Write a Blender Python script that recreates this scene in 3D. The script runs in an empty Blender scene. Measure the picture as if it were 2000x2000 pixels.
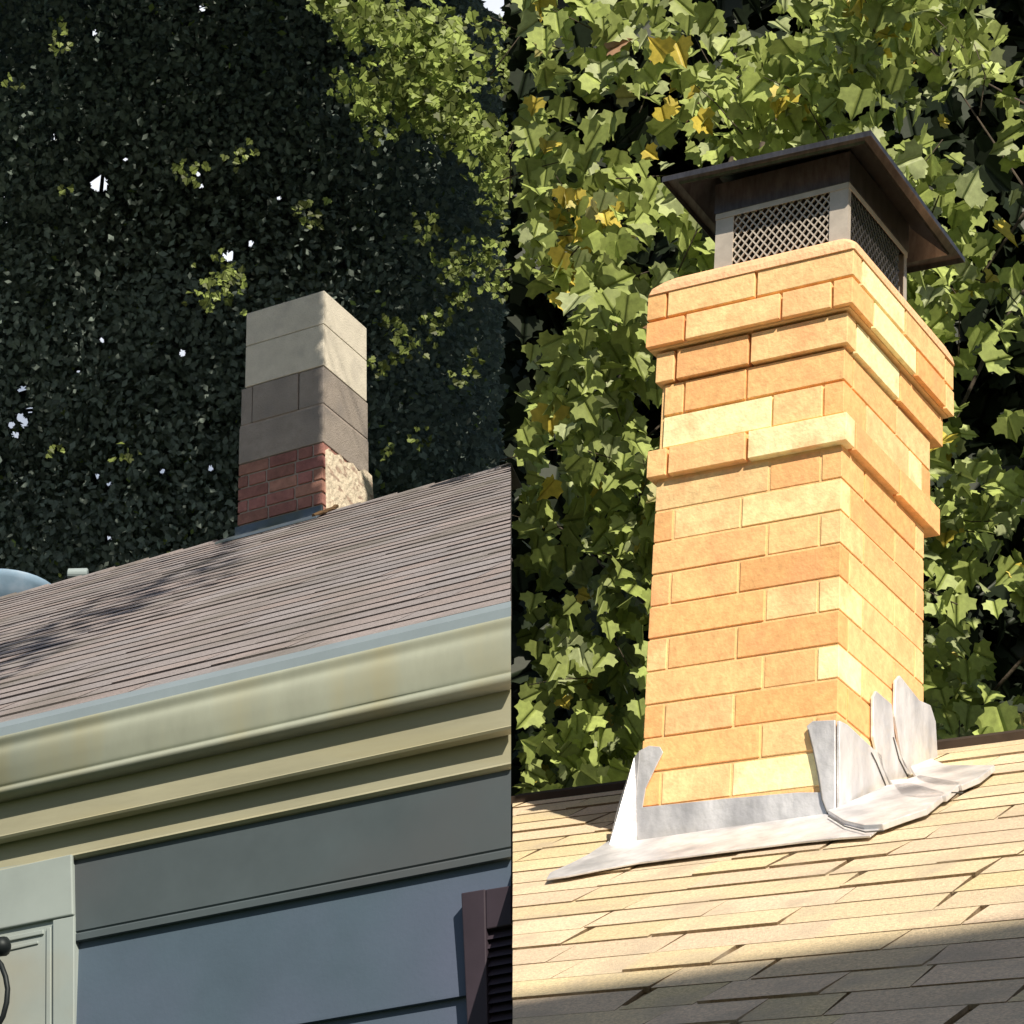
import bpy, bmesh, math, random
import numpy as np
from mathutils import Vector, Matrix
random.seed(7); rng = np.random.default_rng(7)
SC = bpy.context.scene
COL = SC.collection

# ------------------------------------------------------------------ camera
F = 5000.0                       # focal length in pixels of a 2000 px wide picture
M = np.array([[0.9997092673, -0.0241118404, 0.0], [-0.0105726130, -0.4383547266, -0.8987398698],
              [0.0216702703, 0.8984785767, -0.4384822077]])      # camera axes in the world
CAM = np.array([0.0, 0.0, 1.6])
cd = bpy.data.cameras.new('camera'); cam = bpy.data.objects.new('camera', cd); COL.objects.link(cam)
cd.sensor_width = 36; cd.lens = 36 * F / 2000; cd.clip_end = 3000; cd.clip_start = 0.05
mw = Matrix([[*M[0], CAM[0]], [*M[1], CAM[1]], [*M[2], CAM[2]], [0, 0, 0, 1]])
cam.matrix_world = mw
SC.camera = cam

# ------------------------------------------------------------------ house frames (a: along the eave to the left, b: away, u: up)
class Frame:
    def __init__(s, B, O):
        s.B = np.array(B); s.O = np.array(O) + CAM; s.a, s.b, s.u = s.B.T
    def w(s, p): return s.O + s.B @ np.array(p, float)
    def loc(s, P): return np.linalg.solve(s.B, np.array(P) - s.O)
FL = Frame([[-0.8849048103, 0.4631889005, -0.0489848868], [0.4631976306, 0.8861756678, 0.0118592056], [-0.0489022672, 0.0121954155, 0.9987291125]],
           [-0.8901108685, 10.8407339023, 5.2410273122])
FR = Frame([[-0.8524542362, 0.5205019271, 0.0489848868], [0.5205943945, 0.8537217554, -0.0118592056], [0.0479922029, -0.0153918275, 0.9987291125]],
           [0.724581929, 5.3282542282, 1.8675788956])
def ray(px, py): return M @ np.array([(px - 1000) / F, -(py - 1000) / F, -1.0])
def pix(P):
    c = M.T @ (np.array(P) - CAM); return (1000 + F * c[0] / -c[2], 1000 - F * c[1] / -c[2])
def hit(P, n, px, py):
    d = ray(px, py); return CAM + d * ((P - CAM) @ n) / (d @ n)
def hp(fr, ax, val, px, py):     # image point on the plane a|b|u = val, in frame coordinates
    i = 'abu'.index(ax); p = [0, 0, 0]; p[i] = val
    n = np.linalg.inv(fr.B)[i]
    return fr.loc(hit(fr.w(p), n, px, py))

# ------------------------------------------------------------------ world, sun, exposure
AZ, EL = 48.0, 38.0
a_, e_ = math.radians(AZ), math.radians(EL)
SUN = FR.B @ np.array([-math.sin(a_) * math.cos(e_), -math.cos(a_) * math.cos(e_), math.sin(e_)])
SUN = SUN / np.linalg.norm(SUN)
wd = bpy.data.worlds.new('World'); SC.world = wd; wd.use_nodes = True
nt = wd.node_tree; bg = nt.nodes['Background']
sky = nt.nodes.new('ShaderNodeTexSky'); sky.sky_type = 'NISHITA'; sky.sun_disc = False; sky.dust_density = 1.2; sky.air_density = 1.0
sky.sun_elevation = math.asin(SUN[2]); sky.sun_rotation = math.atan2(SUN[0], SUN[1])
# a bank of white cloud low in the sky beyond the trees
tcw = nt.nodes.new('ShaderNodeTexCoord'); dp = nt.nodes.new('ShaderNodeVectorMath'); dp.operation = 'DOT_PRODUCT'
fd = Vector((0.0, 0.86, 0.51)).normalized(); dp.inputs[1].default_value = fd
cr = nt.nodes.new('ShaderNodeMapRange'); cr.inputs[1].default_value = 0.90; cr.inputs[2].default_value = 0.965
cn_ = nt.nodes.new('ShaderNodeTexNoise'); cn_.inputs['Scale'].default_value = 5; cn_.inputs['Detail'].default_value = 7
cm = nt.nodes.new('ShaderNodeMapRange'); cm.inputs[1].default_value = 0.32; cm.inputs[2].default_value = 0.5
ml = nt.nodes.new('ShaderNodeMath'); ml.operation = 'MULTIPLY'
mxw = nt.nodes.new('ShaderNodeMix'); mxw.data_type = 'RGBA'; mxw.inputs[7].default_value = (12.5, 13.0, 14.0, 1)
nt.links.new(tcw.outputs['Generated'], dp.inputs[0]); nt.links.new(tcw.outputs['Generated'], cn_.inputs['Vector'])
nt.links.new(dp.outputs['Value'], cr.inputs[0]); nt.links.new(cn_.outputs['Fac'], cm.inputs[0])
nt.links.new(cr.outputs[0], ml.inputs[0]); nt.links.new(cm.outputs[0], ml.inputs[1])
nt.links.new(ml.outputs[0], mxw.inputs[0]); nt.links.new(sky.outputs[0], mxw.inputs[6]); nt.links.new(mxw.outputs[2], bg.inputs[0]); bg.inputs[1].default_value = 0.065
sl = bpy.data.lights.new('sun', 'SUN'); sl.energy = 5.0; sl.angle = math.radians(0.5); sl.color = (1.0, 0.90, 0.74)
so = bpy.data.objects.new('sun', sl); COL.objects.link(so)
so.rotation_euler = Vector(SUN).to_track_quat('Z', 'Y').to_euler()
SC.view_settings.view_transform = 'Standard'; SC.view_settings.look = 'None'
SC.view_settings.exposure = 0.32; SC.view_settings.gamma = 1

# ------------------------------------------------------------------ materials
def mat(name, col, rough=0.8, var=0.12, scale=8.0, bump=0.0, bscale=60.0, attr=False, metal=0.0, tint=None, spec=0.3, stretch=None):
    m = bpy.data.materials.new(name); m.use_nodes = True; n = m.node_tree; L = n.links
    p = n.nodes['Principled BSDF']; p.inputs['Roughness'].default_value = rough
    p.inputs['Metallic'].default_value = metal; p.inputs['Specular IOR Level'].default_value = spec
    tc = n.nodes.new('ShaderNodeTexCoord'); mp = n.nodes.new('ShaderNodeMapping')
    L.new(tc.outputs['Object'], mp.inputs[0])
    if stretch: mp.inputs['Scale'].default_value = stretch
    nz = n.nodes.new('ShaderNodeTexNoise'); nz.inputs['Scale'].default_value = scale; nz.inputs['Detail'].default_value = 6
    nz.inputs['Roughness'].default_value = 0.65
    L.new(mp.outputs[0], nz.inputs['Vector'])
    mx = n.nodes.new('ShaderNodeMix'); mx.data_type = 'RGBA'; mx.blend_type = 'MULTIPLY'; mx.inputs[0].default_value = 1
    rp = n.nodes.new('ShaderNodeMapRange'); rp.inputs[1].default_value = 0.3; rp.inputs[2].default_value = 0.7
    rp.inputs[3].default_value = 1 - var; rp.inputs[4].default_value = 1 + var
    L.new(nz.outputs['Fac'], rp.inputs[0])
    if attr:
        at = n.nodes.new('ShaderNodeAttribute'); at.attribute_name = 'tint'; L.new(at.outputs['Color'], mx.inputs[6])
    else: mx.inputs[6].default_value = (*col, 1)
    L.new(rp.outputs[0], mx.inputs[7])
    out = mx.outputs[2]
    if tint:                     # blotches of another colour: (colour, noise scale, low, high)
        tcol, ts, lo, hi = tint
        n2 = n.nodes.new('ShaderNodeTexNoise'); n2.inputs['Scale'].default_value = ts; n2.inputs['Detail'].default_value = 5
        L.new(mp.outputs[0], n2.inputs['Vector'])
        r2 = n.nodes.new('ShaderNodeMapRange'); r2.inputs[1].default_value = lo; r2.inputs[2].default_value = hi
        L.new(n2.outputs['Fac'], r2.inputs[0])
        m2 = n.nodes.new('ShaderNodeMix'); m2.data_type = 'RGBA'; L.new(r2.outputs[0], m2.inputs[0]); L.new(out, m2.inputs[6])
        m2.inputs[7].default_value = (*tcol, 1); out = m2.outputs[2]
    L.new(out, p.inputs['Base Color'])
    if bump:
        nb = n.nodes.new('ShaderNodeTexNoise'); nb.inputs['Scale'].default_value = bscale; nb.inputs['Detail'].default_value = 4
        L.new(tc.outputs['Object'], nb.inputs['Vector'])
        bp = n.nodes.new('ShaderNodeBump'); bp.inputs['Strength'].default_value = bump; bp.inputs['Distance'].default_value = 0.01
        L.new(nb.outputs['Fac'], bp.inputs['Height']); L.new(bp.outputs[0], p.inputs['Normal'])
    return m
def leafmat(name, transl=0.3, rough=0.5):
    m = mat(name, (0, 0, 0), rough=rough, var=0.25, scale=30, attr=True, spec=0.35)
    n = m.node_tree; L = n.links; p = n.nodes['Principled BSDF']
    src = p.inputs['Base Color'].links[0].from_socket
    t = n.nodes.new('ShaderNodeBsdfTranslucent'); L.new(src, t.inputs[0])
    mx = n.nodes.new('ShaderNodeMixShader'); mx.inputs[0].default_value = transl
    L.new(p.outputs[0], mx.inputs[1]); L.new(t.outputs[0], mx.inputs[2]); L.new(mx.outputs[0], n.nodes['Material Output'].inputs[0])
    return m
MT = dict(
    shingle_l=mat('brown_grey_shingle', (0,)*3, 0.95, 0.26, 90, 0.5, 300, attr=True, tint=((0.20, 0.185, 0.175), 2.5, 0.48, 0.72), spec=0.1),
    shingle_r=mat('sand_shingle', (0,)*3, 0.95, 0.30, 160, 0.5, 350, attr=True, tint=((0.50, 0.42, 0.32), 7, 0.5, 0.8), spec=0.1),
    bronze=mat('drip_edge_metal', (0.24, 0.295, 0.335), 0.45, 0.08, 6, spec=0.5),
    gutter=mat('cream_gutter', (0.255, 0.280, 0.235), 0.75, 0.08, 5.0, stretch=(2.5, 2.5, 0.7), spec=0.2, tint=((0.25, 0.245, 0.165), 2.5, 0.5, 0.8)),
    trim=mat('olive_cream_trim', (0.34, 0.33, 0.235), 0.6, 0.12, 4, stretch=(0.6, 0.6, 4), tint=((0.33, 0.31, 0.20), 3, 0.5, 0.75)),
    frieze=mat('slate_board', (0.070, 0.092, 0.105), 0.75, 0.12, 5, tint=((0.080, 0.090, 0.100), 2.0, 0.45, 0.7)),
    siding=mat('blue_grey_siding', (0.072, 0.108, 0.150), 0.7, 0.10, 3, 0.05, 90, tint=((0.10, 0.12, 0.19), 1.3, 0.45, 0.75)),
    pilaster=mat('grey_white_trim', (0.30, 0.35, 0.345), 0.6, 0.10, 3, tint=((0.34, 0.33, 0.27), 2.2, 0.45, 0.7)),
    shutter=mat('dark_maroon_shutter', (0.040, 0.030, 0.042), 0.6, 0.2, 6),
    iron=mat('black_iron', (0.015, 0.02, 0.022), 0.5, 0.2, 20, metal=0.4),
    block=mat('pale_concrete_block', (0.62, 0.58, 0.50), 0.9, 0.10, 14, 0.4, 130, tint=((0.44, 0.41, 0.37), 6, 0.55, 0.8)),
    dblock=mat('grey_concrete_block', (0.30, 0.265, 0.24), 0.95, 0.15, 16, 0.5, 120, tint=((0.22, 0.20, 0.19), 8, 0.5, 0.75)),
    mortar_l=mat('pale_mortar', (0.36, 0.31, 0.285), 0.95, 0.15, 30, 0.4, 200),
    brick_l=mat('old_red_brick', (0,)*3, 0.95, 0.25, 22, 0.5, 150, attr=True),
    smear=mat('parged_mortar', (0.66, 0.58, 0.46), 0.95, 0.25, 18, 0.9, 45, stretch=(1, 1, 1.8), tint=((0.40, 0.30, 0.24), 17, 0.56, 0.64)),
    flash_l=mat('weathered_flashing', (0.10, 0.13, 0.17), 0.5, 0.2, 9, metal=0.3, tint=((0.10, 0.12, 0.11), 7, 0.45, 0.7)),
    rust=mat('rusty_sealant', (0.10, 0.06, 0.03), 0.9, 0.3, 30, 0.4, 80),
    brick_r=mat('orange_brick', (0,)*3, 0.9, 0.18, 40, 0.20, 110, attr=True, tint=((0.84, 0.40, 0.19), 9, 0.50, 0.80)),
    mortar_r=mat('tan_mortar', (0.86, 0.56, 0.27), 0.95, 0.12, 30, 0.2, 180),
    wash=mat('crown_mortar', (0.86, 0.52, 0.30), 0.95, 0.10, 14, 0.4, 80),
    lid=mat('brown_metal_lid', (0.15, 0.14, 0.14), 0.30, 0.35, 14, metal=0.8, stretch=(5, 1, 1)),
    screen=mat('galvanised_screen', (0.62, 0.55, 0.47), 0.4, 0.15, 20, metal=0.35),
    dark=mat('flue_shade_fill', (0.02, 0.017, 0.015), 0.9, 0.2, 9),
    flash_r=mat('lead_flashing', (0.80, 0.79, 0.81), 0.40, 0.18, 16, 0.5, 25, metal=0.35, stretch=(1, 1, 0.4), tint=((0.42, 0.42, 0.45), 9, 0.45, 0.75)),
    seal=mat('dark_sealant', (0.12, 0.12, 0.12), 0.8, 0.2, 30),
    rwall=mat('tan_siding', (0.45, 0.40, 0.32), 0.8, 0.1, 5),
    ridge_r=mat('ridge_cap_shingle', (0.05, 0.035, 0.025), 0.95, 0.2, 20),
    dish=mat('satellite_dish_paint', (0.22, 0.33, 0.46), 0.45, 0.12, 9, tint=((0.34, 0.44, 0.58), 8, 0.5, 0.7)),
    dishcap=mat('receiver_plastic', (0.28, 0.34, 0.36), 0.5, 0.1, 12),
    bark=mat('tree_bark', (0.075, 0.06, 0.045), 0.95, 0.35, 12, 0.8, 40, stretch=(3, 3, 0.6)),
    twig=mat('tan_twig', (0.30, 0.24, 0.17), 0.9, 0.2, 20),
    grass=mat('lawn', (0.05, 0.08, 0.025), 0.95, 0.3, 3, 0.3, 20),
    leaf_m=leafmat('maple_leaf', 0.22), leaf_d=leafmat('dark_leaf', 0.3, 0.85), leaf_b=leafmat('yellow_green_leaf', 0.35))

# ------------------------------------------------------------------ mesh helpers
class MB:
    def __init__(s): s.v = []; s.f = []; s.c = []
    def add(s, vs, fs, c=None):
        n = len(s.v); s.v += [tuple(float(x) for x in p) for p in vs]
        for f in fs: s.f.append(tuple(n + i for i in f)); s.c.append(c)
    def box(s, fr, a0, a1, b0, b1, u0, u1, c=None):
        P = [fr.w((a, b, u)) for u in (u0, u1) for a, b in ((a0, b0), (a1, b0), (a1, b1), (a0, b1))]
        s.add(P, [(0, 1, 2, 3), (4, 5, 6, 7), (0, 1, 5, 4), (1, 2, 6, 5), (2, 3, 7, 6), (3, 0, 4, 7)], c)
    def prism(s, bot, top, c=None, edge=None):
        n = len(bot)
        if edge is not None:
            s.add(list(bot) + list(top), [tuple(range(n)), tuple(range(n, 2 * n))], c); k = len(s.v) - 2 * n
            for i in range(n): s.f.append((k + i, k + (i + 1) % n, k + n + (i + 1) % n, k + n + i)); s.c.append(edge)
            return
        s.add(list(bot) + list(top), [tuple(range(n)), tuple(range(n, 2 * n))] + [(i, (i + 1) % n, n + (i + 1) % n, n + i) for i in range(n)], c)
    def loft(s, rings, c=None, cap=True):
        n = len(rings[0]); vs = [p for r in rings for p in r]; fs = []
        for k in range(len(rings) - 1):
            for i in range(n): j = (i + 1) % n; fs.append((k * n + i, k * n + j, (k + 1) * n + j, (k + 1) * n + i))
        if cap: fs += [tuple(range(n)), tuple(range((len(rings) - 1) * n, len(rings) * n))]
        s.add(vs, fs, c)
    def tube(s, pts, rad, n=6, c=None):
        pts = [np.array(p, float) for p in pts]
        if not hasattr(rad, '__len__'): rad = [rad] * len(pts)
        rings = []
        for i, p in enumerate(pts):
            d = pts[min(i + 1, len(pts) - 1)] - pts[max(i - 1, 0)]; d /= np.linalg.norm(d) + 1e-9
            x = np.cross(d, (0.3, 0.5, 0.81)); x /= np.linalg.norm(x); y = np.cross(d, x)
            rings.append([p + rad[i] * (x * math.cos(t) + y * math.sin(t)) for t in [2 * math.pi * k / n for k in range(n)]])
        s.loft(rings, c)
    def build(s, name, m, parent=None, bevel=0, smooth=False):
        org = np.array(parent.matrix_world.translation) if parent is not None else np.array(s.v).mean(0)
        if parent is not None and parent.get('_org') is not None: org = np.array(parent['_org'])
        me = bpy.data.meshes.new(name)
        me.from_pydata([tuple(np.array(p) - org) for p in s.v], [], s.f); me.update()
        if any(c is not None for c in s.c):
            at = me.attributes.new('tint', 'FLOAT_COLOR', 'FACE')
            at.data.foreach_set('color', [x for c in s.c for x in (*(c if c is not None else (0.5, 0.5, 0.5)), 1.0)])
        bm = bmesh.new(); bm.from_mesh(me); bmesh.ops.recalc_face_normals(bm, faces=bm.faces)
        bm.to_mesh(me); bm.free()
        me.materials.append(MT[m] if isinstance(m, str) else m)
        if smooth: me.polygons.foreach_set('use_smooth', [True] * len(me.polygons))
        o = bpy.data.objects.new(name, me); COL.objects.link(o)
        o['_org'] = [float(x) for x in org]
        if parent is not None: o.parent = parent
        else: o.location = org
        if bevel:
            b = o.modifiers.new('bevel', 'BEVEL'); b.width = bevel; b.segments = 2; b.limit_method = 'ANGLE'
        return o
def thing(name, label, cat, loc, group=None):
    o = bpy.data.objects.new(name, None); COL.objects.link(o); o.location = [float(x) for x in loc]
    o.empty_display_size = 0.2
    o['_org'] = [float(x) for x in loc]; o['label'] = label; o['category'] = cat
    if group: o['group'] = group
    return o
def tag(o, label, cat, group=None):
    o['label'] = label; o['category'] = cat
    if group: o['group'] = group
    return o
def hull_slab(mb, pts, nrm, t, c=None):       # a flat outline with thickness t along nrm
    nrm = np.array(nrm); mb.prism([p - nrm * 0 for p in pts], [np.array(p) + nrm * t for p in pts], c)

# ------------------------------------------------------------------ ground
g = MB(); g.add([(-600, -600, 0), (600, -600, 0), (600, 600, 0), (-600, 600, 0)], [(0, 1, 2, 3)])
go = g.build('ground', 'grass'); go['kind'] = 'structure'

# ================================================================== LEFT HOUSE
def a_at(fr, b, u, px):          # a where the line (b, u) meets the plane of sight of column px
    n = M @ np.array([F, 0, (px - 1000)])
    p = fr.w((0, b, u)) - CAM
    return -(p @ n) / (fr.a @ n)
def u_at(fr, b, px, py): return hp(fr, 'b', b, px, py)[2]
PH = math.radians(34.0); TL = math.tan(PH)
lh = thing('house', 'grey house with cream gutter, blue grey siding and brown shingle roof', 'house', FL.w((0, -4, 0)) * np.array([1, 1, 0]))
SEAM_L, FARL = 998, -700
BD = -4.374                      # drip line
def extr(fr, prof, px0, px1):    # profile loop of (b, u) drawn out along the eave
    r0 = [fr.w((a_at(fr, b, u, px0), b, u)) for b, u in prof]
    a1 = max(a_at(fr, b, u, px1) for b, u in prof)
    r1 = [fr.w((a1, b, u)) for b, u in prof]
    return r0, r1
def part_extr(name, m, prof, parent, fr=FL, px0=SEAM_L, px1=FARL, bevel=0, segs=1):
    mb = MB(); r0, r1 = extr(fr, prof, px0, px1)
    rings = [[p * (1 - k / segs) + q * (k / segs) for p, q in zip(r0, r1)] for k in range(segs + 1)]
    mb.loft(rings); return mb.build(name, m, parent, bevel)

def shingles(mb, fr, tan, bdrip, bridge, n, px0, px1, tabw, th, colfn, lift=0.0, u0=0.0):
    cs = 1 / math.hypot(1, tan); nb, nu = -tan * cs, cs        # plane normal in (b, u)
    db = (bridge - bdrip) / n
    for i in range(n):
        b0 = bdrip + i * db; b1 = min(b0 + db * 1.25, bridge)
        a = a_at(fr, b0, u0 + b0 * tan, px0); aend = a_at(fr, b0, u0 + b0 * tan, px1)
        first = True
        a += 0.0; cur = a; nxt = a + random.uniform(0.2, 1.0) * tabw
        while cur < aend:
            t = random.choice(th) * random.uniform(0.85, 1.15)
            e = random.uniform(0, 0.004)
            q = []
            for (aa, bb, tt) in ((cur, b0 - e, t), (nxt - 0.002, b0 - e, t), (nxt - 0.002, b1, 0.002), (cur, b1, 0.002)):
                if first and aa == cur: aa = a_at(fr, bb, u0 + bb * tan, px0)
                q.append((aa, bb, u0 + bb * tan, tt + lift))
            top = [fr.w((x, b + nb * t2, u + nu * t2)) for x, b, u, t2 in q]
            bot = [fr.w((x, b - nb * 0.006, u - nu * 0.006)) for x, b, u, t2 in q]
            mb.prism(bot, top, colfn(i, t), (0.06, 0.052, 0.055))
            first = False; cur = nxt; nxt = cur + random.uniform(0.55, 1.3) * tabw

def lcol(i, t):
    k = random.uniform(0.92, 1.08); w = random.uniform(-0.012, 0.014)
    return (0.30 * k + w, 0.27 * k, 0.275 * k - w * 0.6)
BRIDGE = 0.11
roof = MB()
# deck body: front slope, back slope
prof = [(BD + 0.01, (BD + 0.01) * TL - 0.02), (BRIDGE, BRIDGE * TL - 0.006), (BRIDGE + 4.2, BRIDGE * TL - 4.2 * TL), (BRIDGE + 4.2, BRIDGE * TL - 4.2 * TL - 0.15), (BRIDGE, BRIDGE * TL - 0.2), (BD + 0.06, (BD + 0.01) * TL - 0.09)]
r0, r1 = extr(FL, prof, SEAM_L, FARL); roof.loft([r0, r1], (0.2, 0.17, 0.165))
shingles(roof, FL, TL, BD, BRIDGE, 38, SEAM_L, FARL, 0.34, (0.006, 0.007, 0.008), lcol)
# ridge caps, laid along the ridge
a = a_at(FL, BRIDGE, BRIDGE * TL, SEAM_L); ae = a_at(FL, BRIDGE, BRIDGE * TL, FARL)
while a < ae:
    w = 0.20; c = lcol(0, 0)
    for sg in (-1, 1):
        P = [(a, BRIDGE, BRIDGE * TL + 0.016), (a + w + .03, BRIDGE, BRIDGE * TL + 0.008), (a + w + .03, BRIDGE + sg * 0.11, BRIDGE * TL - 0.11 * TL + 0.010), (a, BRIDGE + sg * 0.11, BRIDGE * TL - 0.11 * TL + 0.018)]
        roof.prism([FL.w(np.array(p) - (0, 0, 0.008)) for p in P], [FL.w(p) for p in P], c)
    a += w
roof_o = roof.build('roof', 'shingle_l', lh)

def U(b, py, px=500): return u_at(FL, b, px, py)
# drip edge strip, the gutter with its K profile, fascia, soffit, crown
bg0 = BD - 0.012
part_extr('drip_edge', 'bronze', [(bg0, U(bg0, 1303)), (bg0, U(bg0, 1321)), (bg0 + 0.02, U(bg0, 1321)), (BD + 0.06, U(bg0, 1303) + 0.036), (BD + 0.03, U(bg0, 1303) + 0.036)], lh)
f = bg0 + 0.002
gp = [(f, U(f, 1320)), (f - 0.006, U(f, 1326)), (f - 0.002, U(f, 1333)), (f + 0.001, U(f, 1342)), (f - 0.002, U(f, 1358)), (f + 0.002, U(f, 1380)), (f + 0.008, U(f, 1398)), (f + 0.014, U(f, 1413)),
      (f + 0.018, U(f, 1420)), (f + 0.002, U(f, 1426)), (f - 0.002, U(f, 1432)), (f + 0.002, U(f, 1438)), (f + 0.012, U(f, 1442))]
def smooth_prof(p, k=4):
    p = [np.array(q) for q in p]; o = []
    for i in range(len(p) - 1):
        a, b, c, d = p[max(i - 1, 0)], p[i], p[i + 1], p[min(i + 2, len(p) - 1)]
        for t in np.arange(k) / k: o.append(0.5 * ((2 * b) + (c - a) * t + (2 * a - 5 * b + 4 * c - d) * t * t + (3 * b - a - 3 * c + d) * t ** 3))
    return [tuple(q) for q in o] + [tuple(p[-1])]
gp0 = gp; gp = smooth_prof([g_ for i_, g_ in enumerate(gp) if i_ not in (2,)])
ub = gp[-1][1]; bk = BD + 0.034
inner = [(bk, ub), (bk, gp[0][1] + 0.01), (bk - 0.006, gp[0][1] + 0.01), (bk - 0.006, ub + 0.004), (f + 0.03, ub + 0.004), (f + 0.032, U(f, 1398)), (f + 0.012, U(f, 1340)), (f + 0.006, U(f, 1322))]
gt = part_extr('gutter', 'gutter', gp + inner, lh)
gt.data.polygons.foreach_set('use_smooth', [len(p.vertices) == 4 for p in gt.data.polygons])
fb = bk + 0.004
part_extr('fascia_board', 'trim', [(fb, U(fb, 1395)), (fb, U(fb, 1524)), (fb - 0.004, U(fb, 1527)), (fb, U(fb, 1531)), (fb + 0.03, U(fb, 1531)), (fb + 0.03, U(fb, 1395))], lh)
sb = fb + 0.032; cb = fb + 0.043
us = U(sb, 1531) + 0.004
part_extr('soffit', 'trim', [(sb, us), (sb, us + 0.012), (cb + 0.3, us + 0.012), (cb + 0.3, us)], lh)
uc = U(cb, 1603)
part_extr('crown_moulding', 'trim', [(cb, us - 0.003), (cb - 0.004, uc + 0.012), (cb - 0.008, uc + 0.006), (cb, uc), (cb + 0.05, uc), (cb + 0.05, us - 0.003)], lh)
wb = cb + 0.010                  # frieze face
uf = U(wb, 1750)
part_extr('frieze_board', 'frieze', [(wb, uc + 0.01), (wb, uf), (wb + 0.004, uf - 0.004), (wb - 0.004, uf - 0.010), (wb - 0.004, uf - 0.026), (wb + 0.06, uf - 0.026), (wb + 0.06, uc + 0.01)], lh)
w1 = wb + 0.014
u1 = U(w1, 1774); u2 = hp(FL, 'b', w1, 700, 1984)[2]; dl = u1 - u2
sd = [(w1, u1 + 0.02)]
k = 0; uu = u1
while uu > FL.loc((0, 0, 0))[2] + 4.9 - 6 and k < 9:
    sd += [(w1, uu), (w1 - 0.016, uu - dl + 0.006), (w1 - 0.016, uu - dl), ]
    uu -= dl; k += 1
sd += [(w1 + 0.10, uu), (w1 + 0.10, u1 + 0.02)]
part_extr('siding_wall', 'siding', sd, lh)
# body below and behind, down to the ground
z0 = -FL.w((0, 0, 0))[2] - 0.05
bodyp = [(w1 + 0.05, uu + 0.05), (w1 + 0.05, z0 + 0.2), (4.0, z0 + 0.0), (4.0, -2.85), (BRIDGE, BRIDGE * TL - 0.25), (w1 + 0.12, (w1 + 0.12) * TL - 0.25)]
part_extr('rear_walls', 'siding', bodyp, lh)

# corner pilaster at the left with a recessed panel
pb = wb - 0.026
def quadpart(name, m, fr, b, pts, th, parent, bevel=0):
    mb = MB(); P = [hp(fr, 'b', b, x, y) for x, y in pts]
    mb.prism([fr.w(p) for p in P], [fr.w(p + np.array([0, th, 0])) for p in P]); return mb.build(name, m, parent, bevel)
pil = quadpart('corner_pilaster', 'pilaster', FL, pb + 0.012, [(-420, 1765), (-420, 2300), (141, 2300), (141, 1795), (139, 1672)], 0.06, lh)
quadpart('capital_board', 'pilaster', FL, pb, [(-420, 1790), (-420, 1890), (-30, 1820), (142, 1786), (139, 1668)], 0.012 - 0.0005, pil, 0.003)
quadpart('panel_stile', 'pilaster', FL, pb + 0.002, [(103, 1797), (144, 1789), (144, 2300), (103, 2300)], 0.0098, pil, 0.002)
quadpart('panel_moulding', 'pilaster', FL, pb + 0.006, [(90, 1812), (99, 1810), (99, 2300), (88, 2300)], 0.0058, pil, 0.002)
quadpart('panel_rail', 'pilaster', FL, pb + 0.006, [(-420, 1905), (0, 1832), (84, 1815), (84, 1824), (0, 1841), (-420, 1915)], 0.0058, pil, 0.002)
quadpart('panel_rail', 'pilaster', FL, pb + 0.008, [(-420, 1925), (0, 1852), (74, 1837), (74, 1843), (0, 1860), (-420, 1933)], 0.0038, pil, 0.002)

# shutter at the right
hb = w1 - 0.045
sh = quadpart('shutter', 'shutter', FL, hb, [(900, 1744), (947, 1736), (960, 2400), (930, 2400)], 0.045, lh, 0.003)
quadpart('top_rail', 'shutter', FL, hb + 0.001, [(948, 1737), (998, 1729), (998, 1806), (949, 1815)], 0.03, sh, 0.003)
sl_ = MB(); L0 = hp(FL, 'b', hb + 0.02, 949, 1818); L1 = hp(FL, 'b', hb + 0.02, 996, 1809)
uu_ = L0[2]
for k in range(34):
    u_ = uu_ - 0.021 * k
    aR = a_at(FL, hb, u_, 998); aL = hp(FL, 'b', hb + 0.02, 950 + k * 0.5, 1818 + 15 * k)[0]
    P = [(aL, hb + 0.006, u_ - 0.026), (aR, hb + 0.006, u_ - 0.026), (aR, hb + 0.028, u_), (aL, hb + 0.028, u_)]
    sl_.prism([FL.w(p) for p in P], [FL.w(np.array(p) + (0, 0.003, 0.005)) for p in P])
sl_.build('louvre_slats', 'shutter', sh)

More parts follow.
